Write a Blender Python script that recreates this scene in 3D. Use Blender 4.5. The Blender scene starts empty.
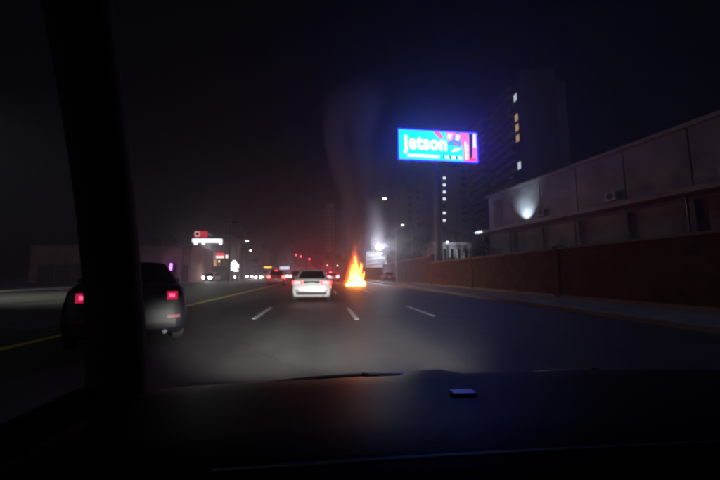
import bpy, bmesh, math, random
import numpy as np
from mathutils import Vector, Matrix
random.seed(7)
R = math.radians
sc = bpy.context.scene
C = sc.collection

# ------------------------------------------------------------------ camera
F, CX, CY, H = 320.0, 343.0, 240.0, 1.23          # focal length / principal point in photo pixels, eye height
YAW, PITCH = math.atan(22 / F), math.atan(34.5 / F)
cam = bpy.data.cameras.new('camera'); cam_o = bpy.data.objects.new('camera', cam); C.objects.link(cam_o)
cam_o.location = (0, 0, H); cam_o.rotation_euler = (R(90) + PITCH, 0, -YAW)
cam.sensor_width = 36; cam.lens = F / 720 * 36; cam.shift_x = (360 - CX) / 720
cam.clip_start = 0.02; cam.clip_end = 3000
sc.camera = cam_o
# ------------------------------------------------------------------ night sky, moon fill, exposure
w = bpy.data.worlds.new('World'); sc.world = w; w.use_nodes = True
wn = w.node_tree; bg = wn.nodes['Background']
sky = wn.nodes.new('ShaderNodeTexSky'); sky.sky_type = 'NISHITA'; sky.sun_disc = False
sky.sun_elevation = R(30); sky.sun_rotation = R(200)
wn.links.new(sky.outputs[0], bg.inputs[0]); bg.inputs[1].default_value = 0.0006
sun = bpy.data.lights.new('moon_fill', 'SUN'); sun.energy = 0.11; sun.angle = R(0.5); sun.color = (0.8, 0.88, 1)  # unseen moon, used as fill so the tower floors show
sun_o = bpy.data.objects.new('moon_fill', sun); C.objects.link(sun_o); sun_o.rotation_euler = (R(60), 0, R(-20))
sc.view_settings.view_transform = 'Standard'; sc.view_settings.look = 'None'
sc.view_settings.exposure = 0; sc.view_settings.gamma = 1
cy = sc.cycles
cy.use_denoising = True
try: cy.denoiser = 'OPENIMAGEDENOISE'
except Exception: pass
cy.max_bounces = 6; cy.diffuse_bounces = 2; cy.glossy_bounces = 3; cy.transmission_bounces = 4; cy.volume_bounces = 1
cy.transparent_max_bounces = 12; cy.sample_clamp_indirect = 2.5; cy.sample_clamp_direct = 0
cy.filter_width = 2.8; cy.caustics_reflective = False; cy.caustics_refractive = False
cy.volume_step_rate = 1.0; cy.volume_max_steps = 256

# ------------------------------------------------------------------ helpers
def ray(px, py):
    v = Vector(((px - CX) / F, -(py - CY) / F, -1.0))
    return cam_o.rotation_euler.to_matrix() @ v
def at(px, py, Y):                                 # the point seen at a pixel, at distance Y down the road
    d = ray(px, py); return Vector((0, 0, H)) + d * (Y / d.y)

_m = {}
def mat(name, col=(.5, .5, .5), rough=.6, metal=0, emit=None, power=0, var=0, scale=6, bump=0, coat=0):
    if name in _m: return _m[name]
    m = bpy.data.materials.new(name); m.use_nodes = True; nt = m.node_tree; p = nt.nodes['Principled BSDF']
    p.inputs['Base Color'].default_value = (*col, 1); p.inputs['Roughness'].default_value = rough
    p.inputs['Metallic'].default_value = metal; p.inputs['Coat Weight'].default_value = coat
    if emit: p.inputs['Emission Color'].default_value = (*emit, 1); p.inputs['Emission Strength'].default_value = power
    if var or bump:
        tc = nt.nodes.new('ShaderNodeTexCoord'); n = nt.nodes.new('ShaderNodeTexNoise')
        n.inputs['Scale'].default_value = scale; n.inputs['Detail'].default_value = 6
        nt.links.new(tc.outputs['Object'], n.inputs['Vector'])
        if var:
            r = nt.nodes.new('ShaderNodeValToRGB')
            r.color_ramp.elements[0].position = .3; r.color_ramp.elements[1].position = .7
            r.color_ramp.elements[0].color = (*[c * (1 - var) for c in col], 1)
            r.color_ramp.elements[1].color = (*[min(1, c * (1 + var)) for c in col], 1)
            nt.links.new(n.outputs['Fac'], r.inputs[0]); nt.links.new(r.outputs[0], p.inputs['Base Color'])
        if bump:
            b = nt.nodes.new('ShaderNodeBump'); b.inputs['Strength'].default_value = bump; b.inputs['Distance'].default_value = .02
            nt.links.new(n.outputs['Fac'], b.inputs['Height']); nt.links.new(b.outputs[0], p.inputs['Normal'])
    _m[name] = m; return m
def glow(name, col, power):                         # a lit lamp, screen or lit window
    if name in _m: return _m[name]
    m = bpy.data.materials.new(name); m.use_nodes = True; nt = m.node_tree; nt.nodes.clear()
    e = nt.nodes.new('ShaderNodeEmission'); o = nt.nodes.new('ShaderNodeOutputMaterial')
    e.inputs[0].default_value = (*col, 1); e.inputs[1].default_value = power
    nt.links.new(e.outputs[0], o.inputs[0]); _m[name] = m; return m

def tag(o, label=None, cat=None, group=None, kind=None):
    if label: o['label'] = label
    if cat: o['category'] = cat
    if group: o['group'] = group
    if kind: o['kind'] = kind
    return o
def empty(name, label, cat, loc=(0, 0, 0), rz=0, group=None):
    o = bpy.data.objects.new(name, None); o.empty_display_size = .3; C.objects.link(o)
    o.location = loc; o.rotation_euler = (0, 0, rz); return tag(o, label, cat, group)
def link(name, me, m, parent=None, loc=None, rot=None):
    if m and not me.materials: me.materials.append(m)
    o = bpy.data.objects.new(name, me); C.objects.link(o)
    if parent: o.parent = parent
    if loc is not None: o.location = loc
    if rot is not None: o.rotation_euler = rot
    return o
class MB:                                           # collects shapes for one mesh
    def __init__(s): s.v = []; s.f = []
    def add(s, vs, fs):
        n = len(s.v); s.v += [tuple(q) for q in vs]; s.f += [tuple(i + n for i in f) for f in fs]; return s
    def box(s, x0, x1, y0, y1, z0, z1):
        return s.add([(x, y, z) for z in (z0, z1) for y in (y0, y1) for x in (x0, x1)],
                     [(0, 2, 3, 1), (4, 5, 7, 6), (0, 1, 5, 4), (2, 6, 7, 3), (0, 4, 6, 2), (1, 3, 7, 5)])
    def obox(s, c, ux, uy, uz):                     # box from centre and half axes
        c, ux, uy, uz = map(Vector, (c, ux, uy, uz))
        return s.add([c + ux * a + uy * b + uz * d for d in (-1, 1) for b in (-1, 1) for a in (-1, 1)],
                     [(0, 2, 3, 1), (4, 5, 7, 6), (0, 1, 5, 4), (2, 6, 7, 3), (0, 4, 6, 2), (1, 3, 7, 5)])
    def tube(s, pts, rad, n=8, cap=True):
        pts = [Vector(p) for p in pts]; rad = rad if isinstance(rad, (list, tuple)) else [rad] * len(pts)
        vs, fs = [], []
        for i, p in enumerate(pts):
            d = (pts[min(i + 1, len(pts) - 1)] - pts[max(i - 1, 0)]).normalized()
            a = d.cross(Vector((0, 0, 1)) if abs(d.z) < .9 else Vector((1, 0, 0))).normalized(); b = d.cross(a)
            for k in range(n):
                t = 2 * math.pi * k / n; vs.append(p + (a * math.cos(t) + b * math.sin(t)) * rad[i])
        for i in range(len(pts) - 1):
            for k in range(n): fs.append((i * n + k, i * n + (k + 1) % n, (i + 1) * n + (k + 1) % n, (i + 1) * n + k))
        if cap: fs += [tuple(range(n))[::-1], tuple(range((len(pts) - 1) * n, len(pts) * n))]
        return s.add(vs, fs)
    def poly(s, pts, n, d):                         # flat outline given depth d along n
        n = Vector(n).normalized() * d; k = len(pts); a = [Vector(p) for p in pts]
        return s.add(a + [p + n for p in a], [tuple(range(k))[::-1], tuple(range(k, 2 * k))] + [(i, (i + 1) % k, k + (i + 1) % k, k + i) for i in range(k)])
    def mesh(s, name, smooth=False, bevel=0):
        me = bpy.data.meshes.new(name); me.from_pydata(s.v, [], s.f)
        bm = bmesh.new(); bm.from_mesh(me)
        bmesh.ops.recalc_face_normals(bm, faces=bm.faces)
        if bevel: bmesh.ops.bevel(bm, geom=list(bm.edges), offset=bevel, segments=2, affect='EDGES', profile=.6, clamp_overlap=True)
        bm.to_mesh(me); bm.free()
        if smooth:
            for p in me.polygons: p.use_smooth = True
            me.set_sharp_from_angle(angle=R(38))
        return me
    def obj(s, name, m, parent=None, smooth=False, bevel=0, **k):
        return link(name, s.mesh(name, smooth, bevel), m, parent, **k)
def box(name, m, parent, x0, x1, y0, y1, z0, z1, bevel=0): return MB().box(x0, x1, y0, y1, z0, z1).obj(name, m, parent, bevel=bevel)
def lamp(name, kind, loc, energy, col, parent=None, size=.1, aim=None, spot=None, blend=.5):
    l = bpy.data.lights.new(name, kind); l.energy = energy; l.color = col
    l.shadow_soft_size = size
    if spot: l.spot_size = R(spot); l.spot_blend = blend
    o = bpy.data.objects.new(name, l); C.objects.link(o); o.location = loc
    if aim is not None: o.rotation_euler = (Vector(aim) - Vector(loc)).to_track_quat('-Z', 'Y').to_euler()
    if parent: o.parent = parent
    return o

# ------------------------------------------------------------------ materials
def asphalt():
    m = bpy.data.materials.new('asphalt'); m.use_nodes = True; nt = m.node_tree; p = nt.nodes['Principled BSDF']; L = nt.links
    g = nt.nodes.new('ShaderNodeNewGeometry')
    n1 = nt.nodes.new('ShaderNodeTexNoise'); n1.inputs['Scale'].default_value = 30; n1.inputs['Detail'].default_value = 8
    mp = nt.nodes.new('ShaderNodeMapping'); mp.inputs['Scale'].default_value = (1.0, .06, 1)
    n2 = nt.nodes.new('ShaderNodeTexNoise'); n2.inputs['Scale'].default_value = .9; n2.inputs['Detail'].default_value = 5
    L.new(g.outputs['Position'], n1.inputs['Vector']); L.new(g.outputs['Position'], mp.inputs[0]); L.new(mp.outputs[0], n2.inputs['Vector'])
    r = nt.nodes.new('ShaderNodeValToRGB'); r.color_ramp.elements[0].position = .3; r.color_ramp.elements[1].position = .72
    r.color_ramp.elements[0].color = (.034, .034, .036, 1); r.color_ramp.elements[1].color = (.10, .097, .092, 1)
    L.new(n2.outputs[0], r.inputs[0])
    mx = nt.nodes.new('ShaderNodeMix'); mx.data_type = 'RGBA'; mx.blend_type = 'MULTIPLY'; mx.inputs[0].default_value = .6
    L.new(r.outputs[0], mx.inputs[6]); L.new(n1.outputs[0], mx.inputs[7])
    mu = nt.nodes.new('ShaderNodeVectorMath'); mu.operation = 'SCALE'; mu.inputs['Scale'].default_value = 1.5
    vo = nt.nodes.new('ShaderNodeTexVoronoi'); vo.feature = 'DISTANCE_TO_EDGE'; vo.inputs['Scale'].default_value = .33
    n3 = nt.nodes.new('ShaderNodeTexNoise'); n3.inputs['Scale'].default_value = 1.4; n3.inputs['Detail'].default_value = 4; L.new(g.outputs['Position'], n3.inputs['Vector'])
    ad = nt.nodes.new('ShaderNodeMix'); ad.data_type = 'RGBA'; ad.inputs[0].default_value = .45; L.new(g.outputs['Position'], ad.inputs[6]); L.new(n3.outputs['Color'], ad.inputs[7]); L.new(ad.outputs[2], vo.inputs['Vector'])
    cr = nt.nodes.new('ShaderNodeMapRange'); cr.inputs['From Max'].default_value = .012; cr.inputs['To Min'].default_value = .7; L.new(vo.outputs['Distance'], cr.inputs[0])
    L.new(mx.outputs[2], mu.inputs[0])
    m2 = nt.nodes.new('ShaderNodeVectorMath'); m2.operation = 'SCALE'; L.new(mu.outputs[0], m2.inputs[0]); L.new(cr.outputs[0], m2.inputs['Scale'])
    st = nt.nodes.new('ShaderNodeMapRange'); st.inputs['From Min'].default_value = .35; st.inputs['From Max'].default_value = .6; st.inputs['To Min'].default_value = .8; L.new(n3.outputs['Fac'], st.inputs[0])
    m3 = nt.nodes.new('ShaderNodeVectorMath'); m3.operation = 'SCALE'; L.new(m2.outputs[0], m3.inputs[0]); L.new(st.outputs[0], m3.inputs['Scale']); L.new(m3.outputs[0], p.inputs['Base Color'])
    b = nt.nodes.new('ShaderNodeBump'); b.inputs['Strength'].default_value = .35; b.inputs['Distance'].default_value = .01
    L.new(n1.outputs[0], b.inputs['Height']); L.new(b.outputs[0], p.inputs['Normal'])
    rr = nt.nodes.new('ShaderNodeMapRange'); rr.inputs['To Min'].default_value = .5; rr.inputs['To Max'].default_value = .72
    L.new(n2.outputs[0], rr.inputs[0]); L.new(rr.outputs[0], p.inputs['Roughness'])
    return m
ASPH = asphalt()
EARTH = mat('earth', (.045, .045, .035), .95, var=.4, scale=.4, bump=.4)
CONC = mat('concrete', (.24, .235, .22), .85, var=.25, scale=1.3, bump=.2)
PAINT_W = mat('road_paint_white', (.7, .7, .68), .6, var=.25, scale=9)
PAINT_Y = mat('road_paint_yellow', (.78, .66, .07), .6, var=.25, scale=5)
BRICKRED = mat('brick_red_render', (.075, .053, .049), .9, var=.45, scale=1.4, bump=.4)
TAN = mat('tan_render', (.105, .07, .062), .9, var=.2, scale=2)
STEEL = mat('galvanised_steel', (.35, .36, .37), .45, .8)
DARKSTEEL = mat('dark_steel', (.05, .05, .055), .5, .6)
RUBBER = mat('rubber', (.018, .018, .018), .8)
RIM = mat('alloy_rim', (.45, .45, .46), .3, .9)
GLASS = mat('tinted_glass', (.008, .009, .011), .06, 0, coat=.3)
BLKPL = mat('black_plastic', (.015, .015, .016), .5)
PLATE = mat('licence_plate', (.62, .64, .66), .45)
LEAF = mat('leaf', (.05, .085, .03), .6, var=.4, scale=1.5)
BARK = mat('bark', (.09, .065, .045), .95, var=.3, scale=6, bump=.5)

# ------------------------------------------------------------------ ground, road, kerbs
def sheet(name, x0, x1, y0, y1, z, m, parent=None, nx=1, ny=1):
    mb = MB(); xs = np.linspace(x0, x1, nx + 1); ys = np.linspace(y0, y1, ny + 1)
    mb.add([(x, y, z) for y in ys for x in xs], [(j * (nx + 1) + i, j * (nx + 1) + i + 1, (j + 1) * (nx + 1) + i + 1, (j + 1) * (nx + 1) + i) for j in range(ny) for i in range(nx)])
    return mb.obj(name, m, parent)
tag(sheet('ground', -600, 600, -80, 900, -.02, EARTH), kind='structure')
road = tag(sheet('road', -20.5, 8.2, -30, 420, 0, ASPH), kind='structure')
LX = (-5.26, -1.85, 1.0, 3.36)                      # yellow line, lane lines
sheet('yellow_line', LX[0] - .10, LX[0] + .10, -10, 300, .004, PAINT_Y, road)
dash = None
for x in (LX[1], LX[2], LX[3]):
    for k in range(-1, 12):
        y0 = 8.9 + 12.2 * k + (.25 if x == LX[3] else 0) + (-.0 if x == LX[2] else .35)
        if dash is None: dash = MB().box(-.065, .065, 0, 3.05, 0, .004).mesh('lane_dash')
        link('lane_dash', dash, PAINT_W, road, (x, y0, .002))
kerb = tag(box('kerb', CONC, None, 8.2, 8.38, -30, 300, -.05, .13), kind='structure')
side = tag(box('pavement', CONC, None, 8.384, 11.6, -30, 300, -.05, .125), kind='structure')
kerb2 = tag(box('kerb', CONC, None, -20.68, -20.5, -30, 300, -.05, .13), kind='structure')
side2 = tag(box('pavement', CONC, None, -23.6, -20.684, -30, 300, -.05, .125), kind='structure')
tag(sheet('forecourt', -60, -23.604, 20, 110, .0, mat('forecourt_concrete', (.13, .13, .125), .85, var=.25, scale=.6)), kind='structure')

# ------------------------------------------------------------------ cars
SEC = [(0, .86), (.08, .955), (.38, 1.0), (.66, .98), (.9, .93), (.97, .885), (1.0, .82)]
def tyre_mesh():
    mb = MB(); n = 28; prof = [(-.095, .205), (-.105, .26), (-.085, .31), (-.05, .322), (.05, .322), (.085, .31), (.105, .26), (.095, .205)]
    vs = [(x, r * math.cos(2 * math.pi * k / n), r * math.sin(2 * math.pi * k / n)) for k in range(n) for x, r in prof]; q = len(prof)
    return mb.add(vs, [(k * q + i, k * q + i + 1, ((k + 1) % n) * q + i + 1, ((k + 1) % n) * q + i) for k in range(n) for i in range(q - 1)]).mesh('tyre', True)
def rim_mesh():
    mb = MB(); mb.tube([(-.06, 0, 0), (.02, 0, 0)], .2, 24)
    mb.tube([(.0, 0, 0), (.085, 0, 0)], .05, 12)
    n = 24                                            # outer lip
    vs = []
    for k in range(n):
        t = 2 * math.pi * k / n
        for x, r in ((.02, .185), (.09, .195), (.095, .207), (.02, .207)): vs.append((x, r * math.cos(t), r * math.sin(t)))
    mb.add(vs, [(k * 4 + i, k * 4 + (i + 1) % 4, ((k + 1) % n) * 4 + (i + 1) % 4, ((k + 1) % n) * 4 + i) for k in range(n) for i in range(4)])
    for k in range(5):
        t = 2 * math.pi * k / 5; d = Vector((0, math.cos(t), math.sin(t))); s = Vector((0, -d.z, d.y))
        mb.obox(Vector((.06, 0, 0)) + d * .115, (.018, 0, 0), s * .026, d * .085)
    return mb.mesh('rim')
TYRE, RIMM = tyre_mesh(), rim_mesh()
KINDS = {
 'sedan': dict(prof=[(-2.30,.42,.62,.62),(-2.285,.34,.80,.76),(-2.23,.27,.985,.83),(-2.12,.22,1.04,.868),(-1.7,.19,1.055,.895),(-1.0,.17,.985,.905),(0,.16,.96,.91),(.9,.17,.95,.905),(1.4,.19,.9,.895),(1.9,.2,.82,.87),(2.15,.22,.74,.82),(2.26,.28,.66,.72),(2.30,.36,.56,.6)],
   gh=(-1.85,1.02,-.95,.12,.80,.58,.97,1.44), wy=(-1.38,1.42), tl=(.80,.94,.40,.90), hl=(.58,.72,.42,.85), plate=.86),
 'suv': dict(prof=[(-2.26,.45,.70,.70),(-2.25,.36,.95,.83),(-2.21,.30,1.10,.88),(-2.0,.25,1.12,.91),(-1.0,.22,1.09,.93),(0,.22,1.06,.935),(.9,.22,1.05,.93),(1.3,.24,1.03,.92),(1.9,.26,.96,.89),(2.12,.3,.88,.85),(2.22,.36,.78,.76),(2.26,.42,.66,.62)],
   gh=(-2.2,1.1,-1.95,.1,.84,.66,1.08,1.68), wy=(-1.35,1.4), tl=(.86,1.08,.62,.93), hl=(.70,.86,.46,.88), plate=.80),
 'hatch': dict(prof=[(-1.95,.42,.66,.62),(-1.94,.34,.88,.76),(-1.9,.28,1.0,.81),(-1.7,.22,1.02,.85),(-1.0,.18,.99,.865),(0,.17,.97,.87),(.8,.18,.96,.865),(1.2,.2,.93,.855),(1.6,.22,.85,.83),(1.82,.26,.76,.76),(1.92,.32,.66,.64),(1.95,.4,.56,.52)],
   gh=(-1.88,1.0,-1.45,.1,.78,.6,.98,1.5), wy=(-1.2,1.2), tl=(.78,.98,.52,.86), hl=(.62,.76,.42,.8), plate=.76)}
TAIL = glow('tail_lamp_lit', (1, .05, .06), 7.0)
HOT = glow('tail_lamp_bulb', (1, .16, .15), 12.0)
HOTD = glow('tail_lamp_bulb_dim', (1, .06, .2), 2.6)
TAILF = glow('tail_lamp_far', (1, .04, .06), 120.0)
TAILD = glow('tail_lamp_dim', (1, .03, .10), .5)
TAILOFF = mat('tail_lamp_unlit', (.18, .01, .01), .45)
HEADOFF = mat('head_lamp_unlit', (.4, .4, .42), .1)
HEADON = glow('head_lamp_lit', (1, .95, .88), 240.0)
def car(name, label, cat, loc, rz, kind, paint, tail=TAILOFF, head=HEADOFF, group=None, brake=None, details=True, tlx=None):
    K = KINDS[kind]; P = np.array(K['prof']); root = empty(name, label, cat, loc, rz, group)
    f = lambda y: [float(np.interp(y, P[:, 0], P[:, i])) for i in (1, 2, 3)]
    y0, y1 = P[0, 0], P[-1, 0]; wr, ar = .322, .375
    ys = sorted(set([round(float(v), 4) for v in list(P[:, 0]) + list(np.linspace(y0, y1, 64))] + [round(a + s * ar, 4) for a in K['wy'] for s in (-1, -.98, -.9, .9, .98, 1)]))
    def arch(y): return max([wr + math.sqrt(ar * ar - (y - a) ** 2) if abs(y - a) < ar else 0 for a in K['wy']])
    vs, n = [], 0
    for y in ys:
        zb, zt, hw = f(y); h = [(0, zb)] + [(hw * q, zb + t * (zt - zb)) for t, q in SEC] + [(hw * .45, zt + .014), (0, zt + .02)]
        h = [(x, max(z, min(arch(y), zt - .05)) if x > .6 * hw else z) for x, z in h]
        ring = h + [(-x, z) for x, z in h[-2:0:-1]]; n = len(ring); vs += [(x, y, z) for x, z in ring]
    fs = [(j * n + i, j * n + (i + 1) % n, (j + 1) * n + (i + 1) % n, (j + 1) * n + i) for j in range(len(ys) - 1) for i in range(n)]
    fs += [tuple(range(n)), tuple(range((len(ys) - 1) * n, len(ys) * n))]
    MB().add(vs, fs).obj('body', paint, root, True)
    fine = np.linspace(0, .5, 120)
    def surf(x, z, end):                            # y of the outer skin at (x, z), rear (-1) or front (+1)
        for d in fine:
            y = y0 + d if end < 0 else y1 - d
            zb, zt, hw = f(y)
            if zb <= z <= zt and abs(x) <= hw * np.interp((z - zb) / (zt - zb), [t for t, _ in SEC], [q for _, q in SEC]): return y
        return y0 + .5 if end < 0 else y1 - .5
    def patch(nm, m, x0, x1, z0, z1, end=-1, proud=.012, nx=6, nz=3, parent=root):
        xs, zs = np.linspace(x0, x1, nx + 1), np.linspace(z0, z1, nz + 1); a, b = [], []
        for z in zs:
            for x in xs:
                y = surf(x, z, end); a.append((x, y + end * proud, z)); b.append((x, y - end * .05, z))
        q = (nx + 1) * (nz + 1); g = lambda i, j: j * (nx + 1) + i
        fs = [(g(i, j), g(i + 1, j), g(i + 1, j + 1), g(i, j + 1)) for i in range(nx) for j in range(nz)]
        fs += [tuple(v + q for v in t[::-1]) for t in fs]
        e = [g(i, 0) for i in range(nx)] + [g(nx, j) for j in range(nz)] + [g(i, nz) for i in range(nx, 0, -1)] + [g(0, j) for j in range(nz, 0, -1)]
        fs += [(e[i], e[(i + 1) % len(e)], e[(i + 1) % len(e)] + q, e[i] + q) for i in range(len(e))]
        return MB().add(a + b, fs).obj(nm, m, parent, True)
    # greenhouse
    yb0, yb1, yt0, yt1, wb, wt, zb_, ztp = K['gh']
    G = lambda t: (yb0 + (yt0 - yb0) * t, yb1 + (yt1 - yb1) * t, wb + (wt - wb) * t ** 1.25, zb_ + (ztp - zb_) * t)
    us = np.linspace(-1, 1, 7)
    def ring(t, s=1.0, dz=0):
        a, b, ww, z = G(t); c = (a + b) / 2; pts = [(u * ww * .93, a - .06 * (1 - u * u)) for u in us]
        pts += [(ww, a + .14 + (b - a - .28) * k / 5) for k in range(6)]
        pts += [(u * ww * .93, b + .08 * (1 - u * u)) for u in us[::-1]] + [(-ww, b - .14 - (b - a - .28) * k / 5) for k in range(6)]
        return [(x * s, c + (y - c) * s, z + dz) for x, y in pts]
    rings = [ring(t) for t in np.linspace(-.1, 1, 8)] + [ring(1, .93, .022), ring(1, .7, .04), ring(1, .3, .05)]
    n = len(rings[0]); vs = [p for r_ in rings for p in r_]
    fs = [(j * n + i, j * n + (i + 1) % n, (j + 1) * n + (i + 1) % n, (j + 1) * n + i) for j in range(len(rings) - 1) for i in range(n)] + [tuple(range((len(rings) - 1) * n, len(rings) * n))]
    MB().add(vs, fs).obj('roof', paint, root, True)
    def pane(nm, fn, a0, a1, t0=.1, t1=.9, nu=6, ntt=4):
        A, T = np.linspace(a0, a1, nu + 1), np.linspace(t0, t1, ntt + 1)
        return MB().add([fn(u, t) for t in T for u in A], [(j * (nu + 1) + i, j * (nu + 1) + i + 1, (j + 1) * (nu + 1) + i + 1, (j + 1) * (nu + 1) + i) for i in range(nu) for j in range(ntt)]).obj(nm, GLASS, root, True)
    def rearf(u, t): a, b, ww, z = G(t); return (u * ww * .93, a - .06 * (1 - u * u) - .012, z + .006)
    def frontf(u, t): a, b, ww, z = G(t); return (u * ww * .93, b + .08 * (1 - u * u) + .012, z + .006)
    pane('rear_window', rearf, -.86, .86); pane('windscreen', frontf, -.9, .9)
    for sgn in (-1, 1):
        def sidef(u, t, sgn=sgn): a, b, ww, z = G(t); return (sgn * (ww + .008), a + .14 + (b - a - .28) * u, z)
        pane('side_window', sidef, .03, .46); pane('side_window', sidef, .5, .95)
    z0, z1, xa, xb = K['tl']; xa, xb = tlx or (xa, xb); h0, h1, ha, hb = K['hl']
    for sgn in (-1, 1):
        tl_ = patch('tail_light', tail, sgn * xa, sgn * xb, z0, z1, -1)
        if details and tail in (TAIL, TAILD):
            m_, q_ = (xa + xb) / 2, (xb - xa) / 2
            patch('bulb', HOT if tail == TAIL else HOTD, sgn * (m_ - q_ * .6), sgn * (m_ + q_ * .45), z0 + .045, z1 - .04, -1, .016, 4, 2, parent=tl_)
        patch('headlight', head, sgn * ha, sgn * hb, h0, h1, 1)
        for a in K['wy']:
            wl = link('wheel', MB().tube([(-.09, 0, 0), (-.02, 0, 0)], .12, 12).mesh('hub'), DARKSTEEL, root, (sgn * (f(a)[2] - .105), a, wr), (0, 0, 0 if sgn > 0 else math.pi))
            link('tyre', TYRE, RUBBER, wl); link('rim', RIMM, RIM, wl)
        a, b, ww, z = G(.12)
        mi = MB().obox((sgn * (ww + .14), b - .22, z + .05), (.085, 0, 0), (0, .05, 0), (0, 0, .06)).obox((sgn * (ww + .04), b - .22, z), (.06, 0, 0), (0, .02, 0), (0, 0, .02))
        mi.obj('wing_mirror', paint, root, bevel=.008)
        if details:
            for yy in (-.75, .25):
                zb, zt, hw = f(yy); MB().obox((sgn * (hw * .955 + .01), yy, zt - .13), (.014, 0, 0), (0, .09, 0), (0, 0, .013)).obj('door_handle', paint, root, bevel=.004)
            for yy in (-.95, .02, 1.0):               # door shut lines
                zb, zt, hw = f(yy); pts = [(sgn * (hw * float(np.interp(t, [q for q, _ in SEC], [q for _, q in SEC])) + .002), yy, zb + t * (zt - zb)) for t in np.linspace(.1, .95, 9)]
                MB().tube(pts, .005, 5).obj('door_seam', BLKPL, root)
    patch('bumper_insert', BLKPL, -.68, .68, .33, .48, -1, .008, 10, 3)
    patch('number_plate', PLATE, -.16, .16, K['plate'] - .085, K['plate'] + .02, -1, .022, 2, 1)
    patch('grille', BLKPL, -.38, .38, h0 - .2, h0 - .02, 1, .008, 6, 2)
    if details:
        zz = K['tl'][1]
        patch('plate_recess', BLKPL, -.36, .36, K['plate'] - .0, K['plate'] + .075, -1, .014, 6, 2)
        patch('boot_seam', BLKPL, -.82, .82, .665, .675, -1, .003, 12, 1)
        for sgn in (-1, 1):
            patch('reflector', TAILOFF, sgn * .55, sgn * .74, .50, .545, -1, .006, 3, 1)
        MB().tube([(.52, y0 - .02, .28), (.52, y0 + .3, .28)], .035, 12).obj('exhaust_pipe', DARKSTEEL, root, True)
    if brake:
        a, b, ww, z = G(.10 if kind == 'sedan' else .93)
        MB().obox((0, a - .075, z + .02), (.17, 0, 0), (0, .012, 0), (0, 0, .018)).obj('brake_light', brake, root)
    return root
def paint(nm, col, rough=.28, metal=.0): return mat('paint_' + nm, col, rough, metal, coat=.6)
WHITE, BLACKB, RED = paint('white', (.6, .61, .62)), mat('paint_navy', (.006, .007, .012), .5), paint('red', (.38, .03, .03))
GREY, SILVER, BLACK = paint('grey', (.12, .12, .125)), paint('silver', (.45, .46, .47)), paint('black', (.01, .01, .011))

car('sedan', 'white sedan straight ahead with both tail lights and high brake light lit', 'car', (-.41, 16.75, 0), 0, 'sedan', WHITE, TAIL, brake=TAIL)
car('sedan', 'dark sedan close by in the left lane steering left, dim pink tail lights', 'car', (-4.19, 7.48, 0), R(29), 'sedan', BLACKB, TAILD, tlx=(.53, .69))
car('suv', 'red sport utility vehicle on the yellow line left of the white sedan', 'car', (-4.95, 37.2, 0), R(4), 'suv', RED, glow('tail_lamp_near', (1, .05, .05), 16), brake=TAIL, details=False)
far = 'traffic queued ahead in the lanes'
car('suv', 'dark grey tall vehicle with bright tail lights just left of the white sedan', 'car', (-3.3, 45.5, 0), 0, 'suv', GREY, TAILF, group=far, details=False)
car('hatchback', 'small silver car ahead just right of the white sedan roof, tail lights lit', 'car', (2.0, 53, 0), 0, 'hatch', SILVER, TAILF, group=far, details=False)
car('sedan', 'black sedan ahead hidden mostly behind the white sedan', 'car', (-.45, 35, 0), 0, 'sedan', BLACK, TAILF, group=far, brake=TAILF, details=False)
for x, y, k, p, l in ((-3.6, 66, 'sedan', SILVER, 'silver sedan far ahead in the left lane'), (-.4, 72, 'suv', BLACK, 'black tall vehicle far ahead in the middle lane'),
                      (-3.5, 92, 'suv', GREY, 'farthest grey tall vehicle in the left lane near the signals'), (-.5, 48, 'hatch', SILVER, 'silver car directly ahead over the white sedan roof'), (1.9, 66, 'suv', RED, 'dark red tall vehicle ahead between the white sedan and the fire'), (-3.7, 56, 'hatch', BLACK, 'black hatchback ahead in the left lane'), (2.0, 84, 'sedan', GREY, 'grey sedan far ahead in the lane left of the fire')):
    car('hatchback' if k == 'hatch' else k, l, 'car', (x, y, 0), 0, k, p, TAILF, group=far, brake=TAILF, details=False)
onc = 'oncoming cars with headlights on'
def oncoming(nm, px, Y, k, p, l):
    x = at(px, 276, Y).x; return car(nm, l, 'car', (x, Y + 2.2, 0), math.pi, k, p, TAILOFF, HEADON, group=onc, details=False)
oncoming('sedan', 258.5, 72, 'sedan', SILVER, 'oncoming silver sedan with headlights on just left of the bus')
oncoming('hatchback', 249, 78, 'hatch', GREY, 'oncoming grey hatchback with headlights on, left of the oncoming sedan')
oncoming('suv', 284.5, 98, 'suv', WHITE, 'far oncoming white vehicle seen over the red vehicle roof')
for x, y, k, p, l in ((-3.4, 112, 'hatch', SILVER, 'tiny silver car just beyond the signals in the left lane'), (-.3, 104, 'sedan', WHITE, 'tiny white sedan by the signals in the middle lane'), (2.1, 118, 'suv', BLACK, 'tiny black vehicle beyond the signals in the right lane'),
                      (-3.5, 138, 'suv', WHITE, 'distant white vehicle last in the left lane queue'), (-.4, 130, 'hatch', RED, 'distant red car last in the middle lane queue'), (4.6, 100, 'sedan', SILVER, 'silver sedan far beyond the fire')):
    car('hatchback' if k == 'hatch' else k, l, 'car', (x, y, 0), 0, k, p, TAILF, group=far, brake=TAILF, details=False)
oncoming('sedan', 291, 122, 'sedan', BLACK, 'distant oncoming black sedan below the signals')
oncoming('suv', 296, 150, 'suv', GREY, 'distant oncoming grey vehicle, farthest of the oncoming cars')
oncoming('hatchback', 277, 108, 'hatch', SILVER, 'distant oncoming silver hatchback right of the bus')
oncoming('hatchback', 230.5, 66, 'hatch', BLACK, 'black hatchback with headlights on beside the white advertising lightbox')
car('hatchback', 'white hatchback with headlights on in front of the shop with the red sign', 'car', (at(207.5, 277, 55).x, 57, 0), R(172), 'hatch', WHITE, TAILOFF, HEADON, details=False)
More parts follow.
